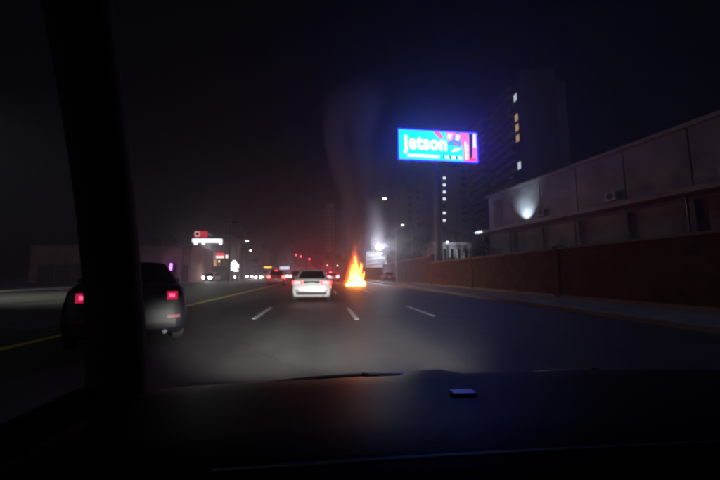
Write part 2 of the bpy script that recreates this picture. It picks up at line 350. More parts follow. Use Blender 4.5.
car('hatchback', 'dark hatchback parked on the pavement beyond the fire, tail lights given a dim glow for reflections', 'car', (at(389.5, 280, 50).x, 52, .125), 0, 'hatch', BLACK, TAILD, details=False)  # dim emission on the tail lights stands in for reflected firelight
BURNT = mat('burnt_metal', (.03, .022, .018), .95, var=.5, scale=5, bump=.6)
FX, FY = at(355, 283, 35).x, 36.3
car('burning_sedan', 'burnt out sedan engulfed in flames in the right lane', 'car', (FX, FY, 0), R(6), 'sedan', BURNT, details=False)

# ------------------------------------------------------------------ oncoming bus
def bus():
    r = empty('bus', 'oncoming city bus with an amber lit destination sign', 'bus', (at(268, 276, 76).x, 81, 0), math.pi)
    WB = paint('bus_cream', (.5, .48, .42))
    box('body', WB, r, -1.25, 1.25, -5.5, 5.5, .35, 3.15, .08)
    for s in (-1, 1):
        MB().obox((s * .62, 5.51, 1.95), (.57, 0, 0), (0, .02, 0), (0, 0, .62)).obj('windscreen', GLASS, r)
        MB().tube([(s * .95, 5.5, .85), (s * .95, 5.55, .85)], .13, 14).obj('headlight', HEADON, r)
        for y in (-3.4, 3.2):
            wl = MB().tube([(s * 1.0, y, .48), (s * 1.27, y, .48)], .48, 20).obj('wheel', RUBBER, r)
            MB().tube([(s * 1.2, y, .48), (s * 1.285, y, .48)], .26, 16).obj('rim', RIM, wl)
        for k in range(5):
            MB().obox((s * 1.252, -4.3 + k * 2.0, 2.0), (.01, 0, 0), (0, .85, 0), (0, 0, .5)).obj('side_window', GLASS, r)
        MB().tube([(s * 1.2, 5.4, 2.7), (s * 1.5, 5.75, 2.65), (s * 1.5, 5.75, 2.2)], .025, 6).obox((s * 1.5, 5.78, 2.1), (.1, 0, 0), (0, .04, 0), (0, 0, .2)).obj('mirror', BLKPL, r)
    MB().obox((0, 5.52, 2.86), (.85, 0, 0), (0, .02, 0), (0, 0, .17)).obj('destination_sign', glow('amber_leds', (1, .5, .03), 2.2), r)
    MB().obox((0, 5.52, .55), (1.15, 0, 0), (0, .03, 0), (0, 0, .14)).obj('bumper', BLKPL, r)
bus()

# ------------------------------------------------------------------ the car the picture is taken from
HOSTW = 5600
host = empty('car', 'black dashboard of the car the view is taken from, across the bottom', 'car', (.42, 0, 0))
HOODM = paint('gloss_black', (.012, .011, .016), .3)
DASH = mat('dashboard_vinyl', (.005, .004, .006), .46, bump=.06, scale=220)
DASH.node_tree.nodes['Principled BSDF'].inputs['IOR'].default_value = 1.14
def dashb():                                          # local x: -.95 (driver side) .. .95; top surface rises from the near edge to a rounded far crest
    v = []; xs = np.linspace(-.97, .97, 61); pr = [(.10, .70), (.22, .87), (.30, .945), (.355, .977), (.40, .992), (.44, .999), (.52, .998), (.62, .994), (.72, .990), (.78, .985), (.81, .978), (.835, .962), (.855, .92), (.86, .85)]
    for y, z in pr:
        for x in xs:
            k = x + .42; e = max(0, -.28 - k) ; e2 = max(0, abs(x) - .80)
            zz = z - .75 * e * e - .5 * e2 * e2 * 4 + .004 * math.sin(x * 2.2 + .4)
            yy = y + (.06 * (1 - (x / .97) ** 2) - .045) * min(1, max(0, (y - .3) / .4))
            hump = .014 * math.exp(-((x + .15) / .06) ** 4) * math.exp(-((y - .78) / .07) ** 2)   # centre sensor pod
            v.append((x, yy, zz + hump))
    n = len(xs); MB().add(v, [(j * n + i, j * n + i + 1, (j + 1) * n + i + 1, (j + 1) * n + i) for j in range(len(pr) - 1) for i in range(n - 1)]).obj('dashboard', DASH, host, True)
dashb()
seam = [(x, .415 + .02 * (1 - (x / .9) ** 2), .994 + .004 * math.sin(x * 2.2 + .4)) for x in np.linspace(-.55, .62, 24)]
MB().tube(seam, .0045, 6).obj('dashboard_seam', BLKPL, host, True)
MB().obox((-.138, .645, .998), (.024, 0, 0), (0, .012, .0002), (0, 0, .0022)).obj('sensor_window', mat('sensor_gloss', (.02, .02, .04), .3), host, bevel=.002)
for x0, x1 in ((-.62, .02), (.06, .74)):
    wp = MB().tube([(x0 + (x1 - x0) * k / 14, .93 + .035 * (1 - (2 * k / 14 - 1) ** 2), .931 + .010 * (1 - (2 * k / 14 - 1) ** 2) - .01 * abs(x0 + (x1 - x0) * k / 14)) for k in range(15)], .005, 6).obj('wiper_blade', mat('wiper_metal', (.5, .5, .5), .18, 1), host, True)
    MB().tube([(x0 + .5, .90, .90), ((x0 + x1) / 2 + .1, .94, .93), ((x0 + x1) / 2, .955, .944)], .006, 6).obj('wiper_arm', DARKSTEEL, wp)
v = [(u * (.84 - .06 * t), .90 + .72 * t, .86 - .17 * t - .10 * t * t - .05 * u * u) for t in np.linspace(0, 1, 10) for u in np.linspace(-1, 1, 15)]
MB().add(v, [(j * 15 + i, j * 15 + i + 1, (j + 1) * 15 + i + 1, (j + 1) * 15 + i) for j in range(9) for i in range(14)]).obj('bonnet', HOODM, host, True)
box('front_bumper', HOODM, host, -.84, .84, 1.50, 1.72, .22, .52, .05)
for s in (-1, 1):                                     # screen pillars and door tops
    bz = lambda t, a, b, c: (1 - t) ** 2 * a + 2 * t * (1 - t) * b + t * t * c
    pv = []; q = 16                                   # rounded section carried up the pillar
    for t in np.linspace(0, 1, 26):
        cx, cy_, cz, pr_ = s * bz(t, .935, .925, .86), bz(t, .91, .84, .50), bz(t, .80, 1.32, 1.86), bz(t, .070, .046, .054)
        pv += [(cx + pr_ * math.copysign(abs(math.cos(a)) ** .7, math.cos(a)), cy_ + pr_ * .9 * math.copysign(abs(math.sin(a)) ** .7, math.sin(a)), cz) for a in np.linspace(0, 2 * math.pi, q, endpoint=False)]
    MB().add(pv, [(k * q + m, k * q + (m + 1) % q, (k + 1) * q + (m + 1) % q, (k + 1) * q + m) for k in range(25) for m in range(q)]).obj('screen_pillar', mat('pillar_fabric', (.008, .008, .008), .95), host, True)
    MB().obox((s * .97, .0, .80), (.05, 0, 0), (0, .86, 0), (0, 0, .16)).obj('door', DASH, host, bevel=.03)
def clear():
    m = bpy.data.materials.new('clear_windscreen'); m.use_nodes = True; nt = m.node_tree; nt.nodes.clear()
    t = nt.nodes.new('ShaderNodeBsdfTransparent'); o = nt.nodes.new('ShaderNodeOutputMaterial'); nt.links.new(t.outputs[0], o.inputs[0]); return m
ws = []
for k in range(9):
    t = k / 8
    for j in range(13):
        u = -1 + j / 6; ws.append((u * (.93 - .06 * t), .95 - .36 * t - .04 * u * u, .93 + .78 * t))
MB().add(ws, [(k * 13 + j, k * 13 + j + 1, (k + 1) * 13 + j + 1, (k + 1) * 13 + j) for k in range(8) for j in range(12)]).obj('windscreen', clear(), host, True)
for s in (-1, 1):
    MB().tube([(s * .62, 1.60, .48), (s * .62, 1.74, .48)], .085, 18).obj('headlight', HEADOFF, host)
    lamp('headlight_beam', 'SPOT', (s * .62, 1.80, .50), HOSTW, (1, .98, .93), host, .016, (s * .7 - .45, 12, .25), 68, 1.0)
    MB().box(s * .62 - .16, s * .62 + .16, 1.76, 1.925, .474, .480).obj('beam_shaping_plate', BLKPL, host)  # added unseen plate, trims the beam on the near road
    MB().box(s * .62 - .16, s * .62 + .16, 1.76, 2.05, .5105, .5185).obj('beam_shaping_plate', BLKPL, host)   # added unseen plate that gives the low-beam cut-off

# ------------------------------------------------------------------ fire
fire = empty('fire', 'tall cone of orange and yellow flames over the burning sedan', 'fire', (FX, FY - 2.25, 0))
def flame_mat():
    m = bpy.data.materials.new('flame'); m.use_nodes = True; nt = m.node_tree; nt.nodes.clear(); L = nt.links
    tc = nt.nodes.new('ShaderNodeTexCoord'); se = nt.nodes.new('ShaderNodeSeparateXYZ'); L.new(tc.outputs['Generated'], se.inputs[0])
    n = nt.nodes.new('ShaderNodeTexNoise'); n.inputs['Scale'].default_value = 2.2; L.new(tc.outputs['Object'], n.inputs['Vector'])
    a = nt.nodes.new('ShaderNodeMath'); a.operation = 'MULTIPLY_ADD'; a.inputs[1].default_value = .7; L.new(n.outputs[0], a.inputs[0]); L.new(se.outputs[2], a.inputs[2])
    r = nt.nodes.new('ShaderNodeValToRGB'); e0 = r.color_ramp.elements
    e0[0].position = .3; e0[0].color = (1, .40, .07, 1); e0[1].position = 1.25; e0[1].color = (1, .12, .01, 1)
    x = e0.new(.85); x.color = (1, .32, .04, 1); x = e0.new(1.0); x.color = (1, .2, .015, 1)
    L.new(a.outputs[0], r.inputs[0])
    e = nt.nodes.new('ShaderNodeEmission'); e.inputs[1].default_value = 24; L.new(r.outputs[0], e.inputs[0])
    o = nt.nodes.new('ShaderNodeOutputMaterial'); L.new(e.outputs[0], o.inputs[0]); return m
fire.scale = (.82, .85, .95)
FLAME = flame_mat()
def tongue(x, y, h, r, lean, seed):
    rn = random.Random(seed); v = []; n = 12; m = 16; ph = rn.uniform(0, 6)
    for i in range(m + 1):
        t = i / m; rad = r * (1 - t) ** .85 * (.75 + .9 * t * (1 - t) * 1.4) + .004
        cx = x + lean * t * t + .10 * math.sin(ph + t * 6) * t; cy_ = y + .08 * math.sin(ph * 1.7 + t * 5) * t
        for k in range(n):
            a = 2 * math.pi * k / n; q = rad * (1 + .25 * math.sin(ph * 3 + 11 * t)) * (1 + .22 * math.sin(2 * a + ph + 4 * t) + .13 * math.sin(3 * a - ph * 2 + 9 * t))
            v.append((cx + q * math.cos(a), cy_ + q * math.sin(a), .05 + t * h))
    MB().add(v, [(j * n + i, j * n + (i + 1) % n, (j + 1) * n + (i + 1) % n, (j + 1) * n + i) for j in range(m) for i in range(n)]).obj('flame', FLAME, fire, True)
rf = random.Random(21); TG = [(0, .1, 3.35, .46, .0), (.1, -.35, 2.75, .36, -.1), (-.25, -.2, 2.35, .38, .16), (.32, -.1, 2.2, .38, -.14)]
for k in range(34):
    x = rf.uniform(-1.02, 1.02); TG.append((x, rf.uniform(-.75, .1) * (1 - .4 * abs(x)), (2.25 - 1.45 * abs(x)) * rf.uniform(.65, 1.1), rf.uniform(.22, .36), -x * .22 + rf.uniform(-.1, .1)))
TG += [(.45, -.3, 2.55, .2, .22), (-.5, -.25, 2.5, .18, -.05), (-.75, -.2, 1.75, .16, -.1), (.85, -.2, 1.6, .17, .14)]
for k in range(9): TG.append((rf.uniform(-.7, .7), rf.uniform(.8, 4.0), rf.uniform(1.2, 2.4), .42, rf.uniform(-.1, .1)))
for i, (x, y, h, r, l) in enumerate(TG):
    tongue(x, y, h, r, l, i)
def vol_mat(nm, build):
    m = bpy.data.materials.new(nm); m.use_nodes = True; nt = m.node_tree; nt.nodes.clear()
    o = nt.nodes.new('ShaderNodeOutputMaterial'); v = nt.nodes.new('ShaderNodeVolumePrincipled'); nt.links.new(v.outputs[0], o.inputs['Volume'])
    build(nt, v); return m
def glow_field(nt, v):                               # emission added for the orange flame rim and its halo: densest on the axis, gone at the rim
    L = nt.links; tc = nt.nodes.new('ShaderNodeTexCoord'); n = nt.nodes.new('ShaderNodeTexNoise'); n.inputs['Scale'].default_value = 1.3; n.inputs['Detail'].default_value = 3
    L.new(tc.outputs['Object'], n.inputs['Vector'])
    mp = nt.nodes.new('ShaderNodeMapping'); mp.inputs['Location'].default_value = (-1, -1, -.0); mp.inputs['Scale'].default_value = (2, 2, 1)
    L.new(tc.outputs['Generated'], mp.inputs[0]); se = nt.nodes.new('ShaderNodeSeparateXYZ'); L.new(mp.outputs[0], se.inputs[0])
    def M(op, a, b=None):
        q = nt.nodes.new('ShaderNodeMath'); q.operation = op
        for i, s in enumerate((a, b)):
            if s is None: continue
            if isinstance(s, (int, float)): q.inputs[i].default_value = s
            else: L.new(s, q.inputs[i])
        return q.outputs[0]
    r2 = M('SQRT', M('ADD', M('MULTIPLY', se.outputs[0], se.outputs[0]), M('MULTIPLY', se.outputs[1], se.outputs[1])))
    lim = M('SUBTRACT', 1.0, M('MULTIPLY', se.outputs[2], .85))
    d = M('SUBTRACT', M('SUBTRACT', lim, r2), M('MULTIPLY', n.outputs[0], .30))
    d = M('MAXIMUM', d, 0.0); d = M('MULTIPLY', d, d)
    v.inputs['Density'].default_value = 0.0; v.inputs['Color'].default_value = (.2, .1, .05, 1)
    v.inputs['Emission Color'].default_value = (1, .11, .018, 1); L.new(M('MULTIPLY', d, 30.0), v.inputs['Emission Strength'])
em = MB(); re_ = random.Random(3)
for k in range(15):
    t = re_.random() ** 1.4; c = Vector((re_.gauss(0, .35) * (1 + t) - .3 * t, re_.gauss(0, .4), 2.2 + 4.2 * t)); q = re_.uniform(.007, .013)
    em.obox(c, (q, 0, 0), (0, q, 0), (0, 0, q * 1.8))
tag(em.obj('spark', glow('ember', (1, .3, .05), 7), fire), kind='stuff')
gm = MB(); n = 20
for_v = [(2.2 * (1 - .45 * t) * math.cos(2 * math.pi * k / n), 1.2 + 2.4 * (1 - .45 * t) * math.sin(2 * math.pi * k / n), .06 + 5.6 * t) for t in (0, .5, 1) for k in range(n)]
gm.add(for_v, [(j * n + i, j * n + (i + 1) % n, (j + 1) * n + (i + 1) % n, (j + 1) * n + i) for j in range(2) for i in range(n)] + [tuple(range(n)), tuple(range(2 * n, 3 * n))])
gm.obj('flame_glow', vol_mat('flame_glow', glow_field), fire)

def smoke_field(nt, v, dens=20.0, col=(.36, .33, .35, 1), cut=.38):
    L = nt.links; tc = nt.nodes.new('ShaderNodeTexCoord'); n = nt.nodes.new('ShaderNodeTexNoise'); n.inputs['Scale'].default_value = .22; n.inputs['Detail'].default_value = 5; n.inputs['Distortion'].default_value = .6
    mp = nt.nodes.new('ShaderNodeMapping'); mp.inputs['Scale'].default_value = (1, 1, .5); L.new(tc.outputs['Object'], mp.inputs[0]); L.new(mp.outputs[0], n.inputs['Vector'])
    se = nt.nodes.new('ShaderNodeSeparateXYZ'); L.new(tc.outputs['Object'], se.inputs[0])
    def M(op, a, b=None):
        q = nt.nodes.new('ShaderNodeMath'); q.operation = op
        for i, s in enumerate((a, b)):
            if s is None: continue
            if isinstance(s, (int, float)): q.inputs[i].default_value = s
            else: L.new(s, q.inputs[i])
        return q.outputs[0]
    z = se.outputs[2]
    cx = M('MULTIPLY', M('SINE', M('MULTIPLY', z, .35)), .5)
    dx = M('SUBTRACT', se.outputs[0], cx); rad = M('ADD', .9, M('MULTIPLY', z, .17))
    r = M('DIVIDE', M('SQRT', M('ADD', M('MULTIPLY', dx, dx), M('MULTIPLY', se.outputs[1], se.outputs[1]))), rad)
    e = M('MAXIMUM', M('SUBTRACT', 1.0, r), 0.0)
    thin = M('MAXIMUM', M('SUBTRACT', 1.0, M('MULTIPLY', z, 1 / 21.0)), 0.0)
    nz = M('MAXIMUM', M('SUBTRACT', n.outputs[0], cut), 0.0)
    L.new(M('MULTIPLY', M('MULTIPLY', M('MULTIPLY', e, nz), thin), dens), v.inputs['Density'])
    v.inputs['Color'].default_value = col; v.inputs['Anisotropy'].default_value = .2
sm = MB(); n = 16
sm.add([((1.2 + 4.2 * t) * math.cos(2 * math.pi * k / n), (1.2 + 4.2 * t) * math.sin(2 * math.pi * k / n), 21.0 * t) for t in (0, .25, .5, .75, 1) for k in range(n)],
       [(j * n + i, j * n + (i + 1) % n, (j + 1) * n + (i + 1) % n, (j + 1) * n + i) for j in range(4) for i in range(n)] + [tuple(range(n)), tuple(range(4 * n, 5 * n))])
SMK = vol_mat('smoke', smoke_field); SMK2 = vol_mat('pale_smoke', lambda nt, v: smoke_field(nt, v, 7.5, (.55, .54, .58, 1), .44)); sm_ = sm.mesh('smoke')
tag(link('smoke', sm.mesh('smoke'), SMK2, None, (at(374, 250, 55).x, 55, 3.0)), 'paler smoke drifting beside the floodlit sign', 'smoke', kind='stuff')
tag(link('smoke', sm_, SMK, None, (FX + .1, FY + .5, 3.3)), 'dark smoke column rising above the flames', 'smoke', kind='stuff')

# ------------------------------------------------------------------ billboard
def billboard():
    BY = 45.0; tl, br = at(398.5, 130.5, BY), at(478, 161, BY); c = (tl + br) / 2; W, Hh = (br.x - tl.x), (tl.z - br.z)
    r = empty('billboard', 'lit cyan and pink digital billboard reading jetson on a tall steel post', 'billboard', (c.x, BY, 0), R(3))
    zb, hw = c.z - Hh / 2, W / 2
    box('cabinet', DARKSTEEL, r, -hw - .18, hw + .18, .02, .9, zb - .18, zb + Hh + .18, .03)
    def scr(nm, m, pts, d):                           # printed shape on the screen, u,v in 0..1
        return MB().poly([((u - .5) * W, -d, zb + v * Hh) for u, v in pts], (0, -1, 0), .006).obj(nm, m, s_)
    CYAN, WHT = glow('screen_cyan', (.0, .56, .95), 2.4), glow('screen_white', (.86, .95, 1), 2.2)
    PINK, REDP, BLUE, NAVY = glow('screen_pink', (1, .16, .50), 1.6), glow('screen_red', (1, .05, .10), 1.5), glow('screen_blue', (.05, .25, 1), 1.8), glow('screen_navy', (.01, .01, .08), 1)
    LILAC = glow('screen_lilac', (.75, .55, 1), 2.0)
    s_ = box('screen', CYAN, r, -hw, hw, -.01, .015, zb, zb + Hh)
    scr('print', REDP, [(.825, 0), (1, 0), (1, .12), (.905, .12), (.905, .40), (.825, .40)], .02)
    scr('print', PINK, [(.825, .40), (.905, .40), (.905, 1), (.78, 1), (.80, .6)], .02)
    scr('print', LILAC, [(.945, .12), (1, .12), (1, 1), (.965, 1)], .02); scr('print', PINK, [(.945, .12), (1, .12), (1, .5), (.95, .5)], .03)
    scr('print', NAVY, [(.907, .12), (.943, .12), (.960, 1), (.907, 1)], .025)
    scr('print', WHT, [(.845, .05), (.862, .05), (.862, .72), (.845, .66)], .03); scr('print', WHT, [(.876, .05), (.888, .05), (.888, .6), (.876, .6)], .03)
    scr('print', BLUE, [(.62, .55), (.78, .5), (.83, .62), (.80, 1), (.66, 1)], .018)
    scr('print', REDP, [(.44, 1), (.52, 1), (.57, .80), (.52, .74)], .02); scr('print', PINK, [(.475, .93), (.505, .95), (.545, .82), (.525, .78)], .028)
    scr('print', PINK, [(.60, 1), (.74, 1), (.70, .78), (.64, .66), (.61, .78)], .024); scr('print', WHT, [(.63, .96), (.69, .94), (.66, .74), (.625, .80)], .03)
    scr('print', LILAC, [(.74, .95), (.79, .9), (.77, .7), (.72, .74)], .028); scr('print', REDP, [(.70, .62), (.75, .60), (.74, .53), (.71, .54)], .03)
    scr('print', WHT, [(.66, .30), (.71, .44), (.80, .46), (.76, .36)], .03)
    scr('print', WHT, [(.10, .07), (.51, .07), (.51, .17), (.10, .17)], .02)
    for k in range(9):                                 # small illegible line at lower right
        u = .555 + k * .028; scr('print', WHT if k % 3 else NAVY, [(u, .06 + .02 * (k % 2)), (u + .02, .06), (u + .02, .17), (u, .15 + .02 * (k % 2))], .02)
    cu = bpy.data.curves.new('lettering', 'FONT'); cu.body = 'jetson'; cu.size = 1; cu.offset = .045; cu.space_character = 1.12; cu.extrude = .01; cu.resolution_u = 4
    t0 = bpy.data.objects.new('lettering', cu); C.objects.link(t0); bpy.context.view_layer.update()
    me = bpy.data.meshes.new_from_object(t0.evaluated_get(bpy.context.evaluated_depsgraph_get())); bpy.data.objects.remove(t0)
    co = np.array([v.co[:] for v in me.vertices]); mn, mx = co.min(0), co.max(0)
    for v in me.vertices:
        q = (v.co - Vector(mn)); v.co = (((q.x / (mx[0] - mn[0])) * .565 + .045 - .5) * W, -.03 - q.z * .3, zb + (.17 + q.y / (mx[1] - mn[1]) * .66) * Hh)
    me.materials.clear(); link('lettering', me, WHT, s_)
    HALO = glow('halo_blue', (.003, .004, 1), 90)  # glowing blue strip added round the screen to feed its halo
    for x0, x1, z0, z1 in ((-hw - .16, hw + .16, zb + Hh + .05, zb + Hh + .12), (-hw - .16, hw + .16, zb - .12, zb - .05), (-hw - .13, -hw - .06, zb - .018, zb + Hh + .018), (hw + .06, hw + .13, zb - .018, zb + Hh + .018)):
        box('halo_strip', HALO, r, x0, x1, -.04, .018, z0, z1)
    box('walkway', DARKSTEEL, r, -hw, hw, -1.1, -.5, zb - .62, zb - .54)
    for k in range(6):
        x = -hw + .6 + k * (W - 1.2) / 5
        MB().tube([(x, .3, zb - .4), (x, -1.4, zb - .9)], .05, 6).obj('bracket', STEEL, r)
    MB().tube([(0, .9, 0), (0, .9, zb + Hh * .6)], [.55, .48], 16).obj('post', mat('post_paint', (.10, .10, .12), .6), r, True)
    MB().box(-hw * .7, hw * .7, .8, 1.1, zb - .5, zb - .15).obj('beam', DARKSTEEL, r)
billboard()

# ------------------------------------------------------------------ right-hand wall, sign, lamps
def wall_right():
    r = empty('boundary_wall', 'long red brown boundary wall with pilasters along the right pavement', 'wall', (11.6, 0, 0))
    y = 6.0
    while y < 105:
        h = 2.55 if y < 33 else 3.2
        box('panel', BRICKRED, r, .06, .26, y + .30, y + 9.0, 0, h - .1)
        box('coping', CONC, r, .0, .32, y + .30, y + 9.0, h - .098, h)
        box('pilaster', TAN, r, .0, .33, y, y + .30, 0, h + .06)
        box('pilaster_cap', CONC, r, -.04, .37, y - .03, y + .33, h + .062, h + .12)
        box('plinth', CONC, r, .02, .30, y + .302, y + 8.998, -.02, .25)
        y += 9.02
    return r
wall_right()
def street_lamp(px, py, Y, label, side, on=True, col=(1, .93, .8), pw=40, spotE=0, grp='street lamps'):
    p = at(px, py, Y); r = empty('street_lamp', label, 'street lamp', (p.x, Y, 0), 0, grp); arm = 1.6 * side; h = p.z
    MB().tube([(arm, 0, 0), (arm, 0, h - .6)], [.10, .06], 8).obj('post', STEEL, r, True)
    MB().tube([(arm, 0, h - .6), (arm * .9, 0, h - .2), (arm * .55, 0, h + .1), (0, 0, h + .12)], .045, 6).obj('arm', STEEL, r, True)
    MB().obox((0, 0, h + .08), (.32, 0, 0), (0, .16, 0), (0, 0, .07)).obj('lamp_head', DARKSTEEL, r, bevel=.03)
    MB().obox((0, -.02, h - .02), (.2, 0, 0), (0, .12, 0), (0, 0, .05)).obj('lens', glow('lamp_lens_%d' % pw, col, pw), r)
    MB().tube([(arm, 0, 0), (arm, 0, .3)], .18, 10).obj('base', CONC, r)
    if spotE: lamp('lamp_light', 'SPOT', (0, 0, h - .12), spotE, col, r, .12, (0, 0, 0), 140, .8)
    return r
street_lamp(384.5, 198.5, 46, 'street lamp rising above the floodlit sign right of the smoke', 1, pw=12)
street_lamp(402.5, 225, 58, 'lower street lamp between the floodlit sign and the billboard', 1, pw=8)
street_lamp(247, 241, 64, 'taller street lamp on the far left pavement near the lightbox', -1, pw=26, spotE=900)
street_lamp(250.5, 250.5, 88, 'small street lamp behind the taller left one', -1, pw=26)
for i, (px, py, Y, s) in enumerate(((292, 265.5, 190, -1), (297.5, 264.5, 230, -1), (302, 267, 210, -1), (306, 264, 180, -1), (327.5, 265.5, 200, 1), (337.5, 265.5, 170, 1))):
    street_lamp(px, py, Y, ['farthest left', 'second from left', 'third from left', 'fourth from left', 'first right of the white sedan', 'last before the fire'][i] + ' of the tiny distant street lamps', s, pw=60, grp='distant street lamps')
# lamp added to the row on the left kerb, out of view, to light the oncoming lanes
r_ = street_lamp(-240, 40, 13.0, 'added unseen street lamp on the left kerb beside the dark sedan', -1, pw=26)
h_ = at(-240, 40, 13.0).z
lamp('lamp_light', 'SPOT', (0, 0, h_ - .15), 9000, (.95, 1, .84), r_, .15, (12, 13, 0), 88, .9)

def sign():
    Y = 60; c = at(376, 259.5, Y); r = empty('roadside_sign', 'white roadside signboard on one post with a floodlight on top', 'sign', (c.x, Y, .125))
    z0, z1 = at(376, 267.5, Y).z - .125, at(376, 251.5, Y).z - .125; hw = (at(386, 260, Y).x - at(366, 260, Y).x) / 2
    b = box('board', mat('sign_white', (.62, .64, .68), .5), r, -hw, hw, -.05, .08, z0, z1)
    SB = mat('sign_blue', (.12, .16, .3), .5)
    for k in range(4):
        a = z0 + .25 + k * .75
        MB().poly([(-hw * .85, -.055, a), (hw * .8, -.055, a + .45), (hw * .8, -.055, a + .62), (-hw * .85, -.055, a + .2)], (0, -1, 0), .01).obj('print', SB, b)
    MB().tube([(0, .2, 0), (0, .2, z1 + .3)], .11, 10).obj('post', DARKSTEEL, r)
    fx = at(378.5, 247.5, Y).x - c.x; fz = at(378.5, 247.5, Y).z - .125
    fl = MB().obox((fx, -.9, fz), (.45, 0, 0), (0, .12, 0), (0, 0, .34)).tube([(fx, .1, z1 + .1), (fx, -.8, fz)], .04, 6).obj('floodlight', DARKSTEEL, r)
    MB().obox((fx, -1.05, fz - .02), (.41, 0, 0), (0, .02, .0), (0, 0, .30)).obj('lens', glow('flood_lens', (.86, .92, 1), 800), fl)
    lamp('floodlight_beam', 'SPOT', (fx, -1.3, fz - .1), 900, (.85, .9, 1), r, .2, (fx - 1.2, -9, 0), 150, .8)
    lamp('board_light', 'SPOT', (fx, -1.6, fz + .3), 480, (.8, .9, 1), r, .1, (0, 0, z0 + 1), 120, .7)
sign()

# ------------------------------------------------------------------ right-hand buildings
PODM = mat('podium_concrete', (.19, .195, .205), .85, var=.4, scale=.5, bump=.2)
DARKW = mat('dark_facade', (.10, .10, .11), .8, var=.2, scale=.4)
TOWR = mat('tower_render', (.17, .165, .17), .85, var=.15, scale=.15)
WARMWIN = glow('lit_window_warm', (1, .66, .36), .55)
COOLWIN = glow('lit_window_cool', (.80, .88, 1), .9)
def podium():
    # frontage runs along local +Y (away from the camera), facing local -X
    r = empty('podium_building', 'low grey concrete building behind the wall with an uplit blank upper wall', 'building', (22.0, 40.5, 0), R(8))
    box('wall', DARKW, r, .3, 16, -34, 0, 0, 11.0)
    y = -33.9
    while y < -1:
        box('upper_panel', PODM, r, .0, .295, y, y + 4.1, 7.0, 11.3)
        box('lower_panel', PODM, r, .12, .295, y + .1, y + 3.6, .4, 6.2)
        y += 4.2
    for k in range(4):
        MB().tube([(-.16, -4.2 - k * 8.4, .2), (-.16, -4.2 - k * 8.4, 6.5)], .07, 8).obj('downpipe', DARKSTEEL, r)
        u = box('air_conditioner', STEEL, r, -.5, -.004, -9.6 - k * 7.1, -8.7 - k * 7.1, 7.3, 8.0, .02)
        MB().tube([(-.52, -9.15 - k * 7.1, 7.65), (-.5, -9.15 - k * 7.1, 7.65)], .27, 16).obj('fan_grille', BLKPL, u)
    box('ledge', CONC, r, -1.3, .296, -34, .2, 6.55, 6.9); box('parapet', CONC, r, -.1, .4, -34, .1, 11.31, 11.6)
    for k in range(6):
        box('fin', PODM, r, -.12, -.004, -2.9 + k * .28, -2.8 + k * .28, 7.05, 10.6)
    f = MB().tube([(-1.1, -6.9, 6.9), (-1.1, -6.9, 7.02)], .13, 12).obj('uplight', DARKSTEEL, r)
    lamp('uplight_beam', 'SPOT', (-1.1, -6.9, 7.1), 1100, (.72, .88, 1), r, .08, (.1, -6.8, 8.9), 90, 1)
    g = box('wall_lamp', glow('wall_lamp_lens', (.8, .85, 1), 1.5), r, -1.65, -1.32, -.6, .4, 6.6, 6.85)
    return r
podium()
def apartment_tower():
    # long facade facing the camera's side of the road; local x along the facade, local -y outward
    a = at(474, 200, 128); b = at(521, 200, 92); d = Vector((b.x - a.x, b.y - a.y, 0)); Ln = d.length; rz = math.atan2(d.y, d.x)
    r = empty('apartment_tower', 'tall dark apartment tower with rows of balcony slabs behind the billboard', 'building', (a.x, a.y, 0), rz)
    fh = 3.05; nf = 20
    box('wall', TOWR, r, 0, Ln, .0, 16, 0, fh * nf + .6)
    for i in range(1, nf + 1):
        for x0, x1 in ((.4, Ln * .40), (Ln * .54, Ln - .3)):
            s_ = box('balcony_slab', mat('balcony', (.62, .61, .60), .8), r, x0, x1, -1.5, -.003, i * fh - .2, i * fh)
            if i < nf: box('balcony_rail', mat('balcony_rail', (.24, .24, .25), .7), s_, x0 + .02, x1 - .02, -1.48, -1.42, i * fh + .003, i * fh + .95)
        if i < nf:
            for x0, x1 in ((1.2, Ln * .34), (Ln * .6, Ln - 1.2)): box('window', GLASS, r, x0, x1, -.05, -.003, i * fh + .25, i * fh + 2.3)
    box('stair_core', DARKW, r, Ln * .43, Ln * .51, -1.0, -.003, 0, fh * nf + 3.2)
    box('parapet', TOWR, r, -.2, Ln + .2, -.2, 16.2, fh * nf + .602, fh * nf + 1.5)
    box('side_core', DARKW, r, Ln + .003, Ln + 4.6, -.6, 10, 0, fh * nf + 2.5)
    for py, lit in ((97, COOLWIN), (117, WARMWIN), (127, WARMWIN), (137.5, WARMWIN), (165, COOLWIN)):
        z = at(526, py, 90).z; x = Ln + 1.5
        wn_ = box('window_frame', DARKSTEEL, r, x - 1.0, x + 1.0, -.68, -.603, z - 1.25, z + 1.25)
        box('lit_pane', lit, wn_, x - .85, x + .85, -.70, -.682, z - 1.1, z + 1.1)
    return r
apartment_tower()
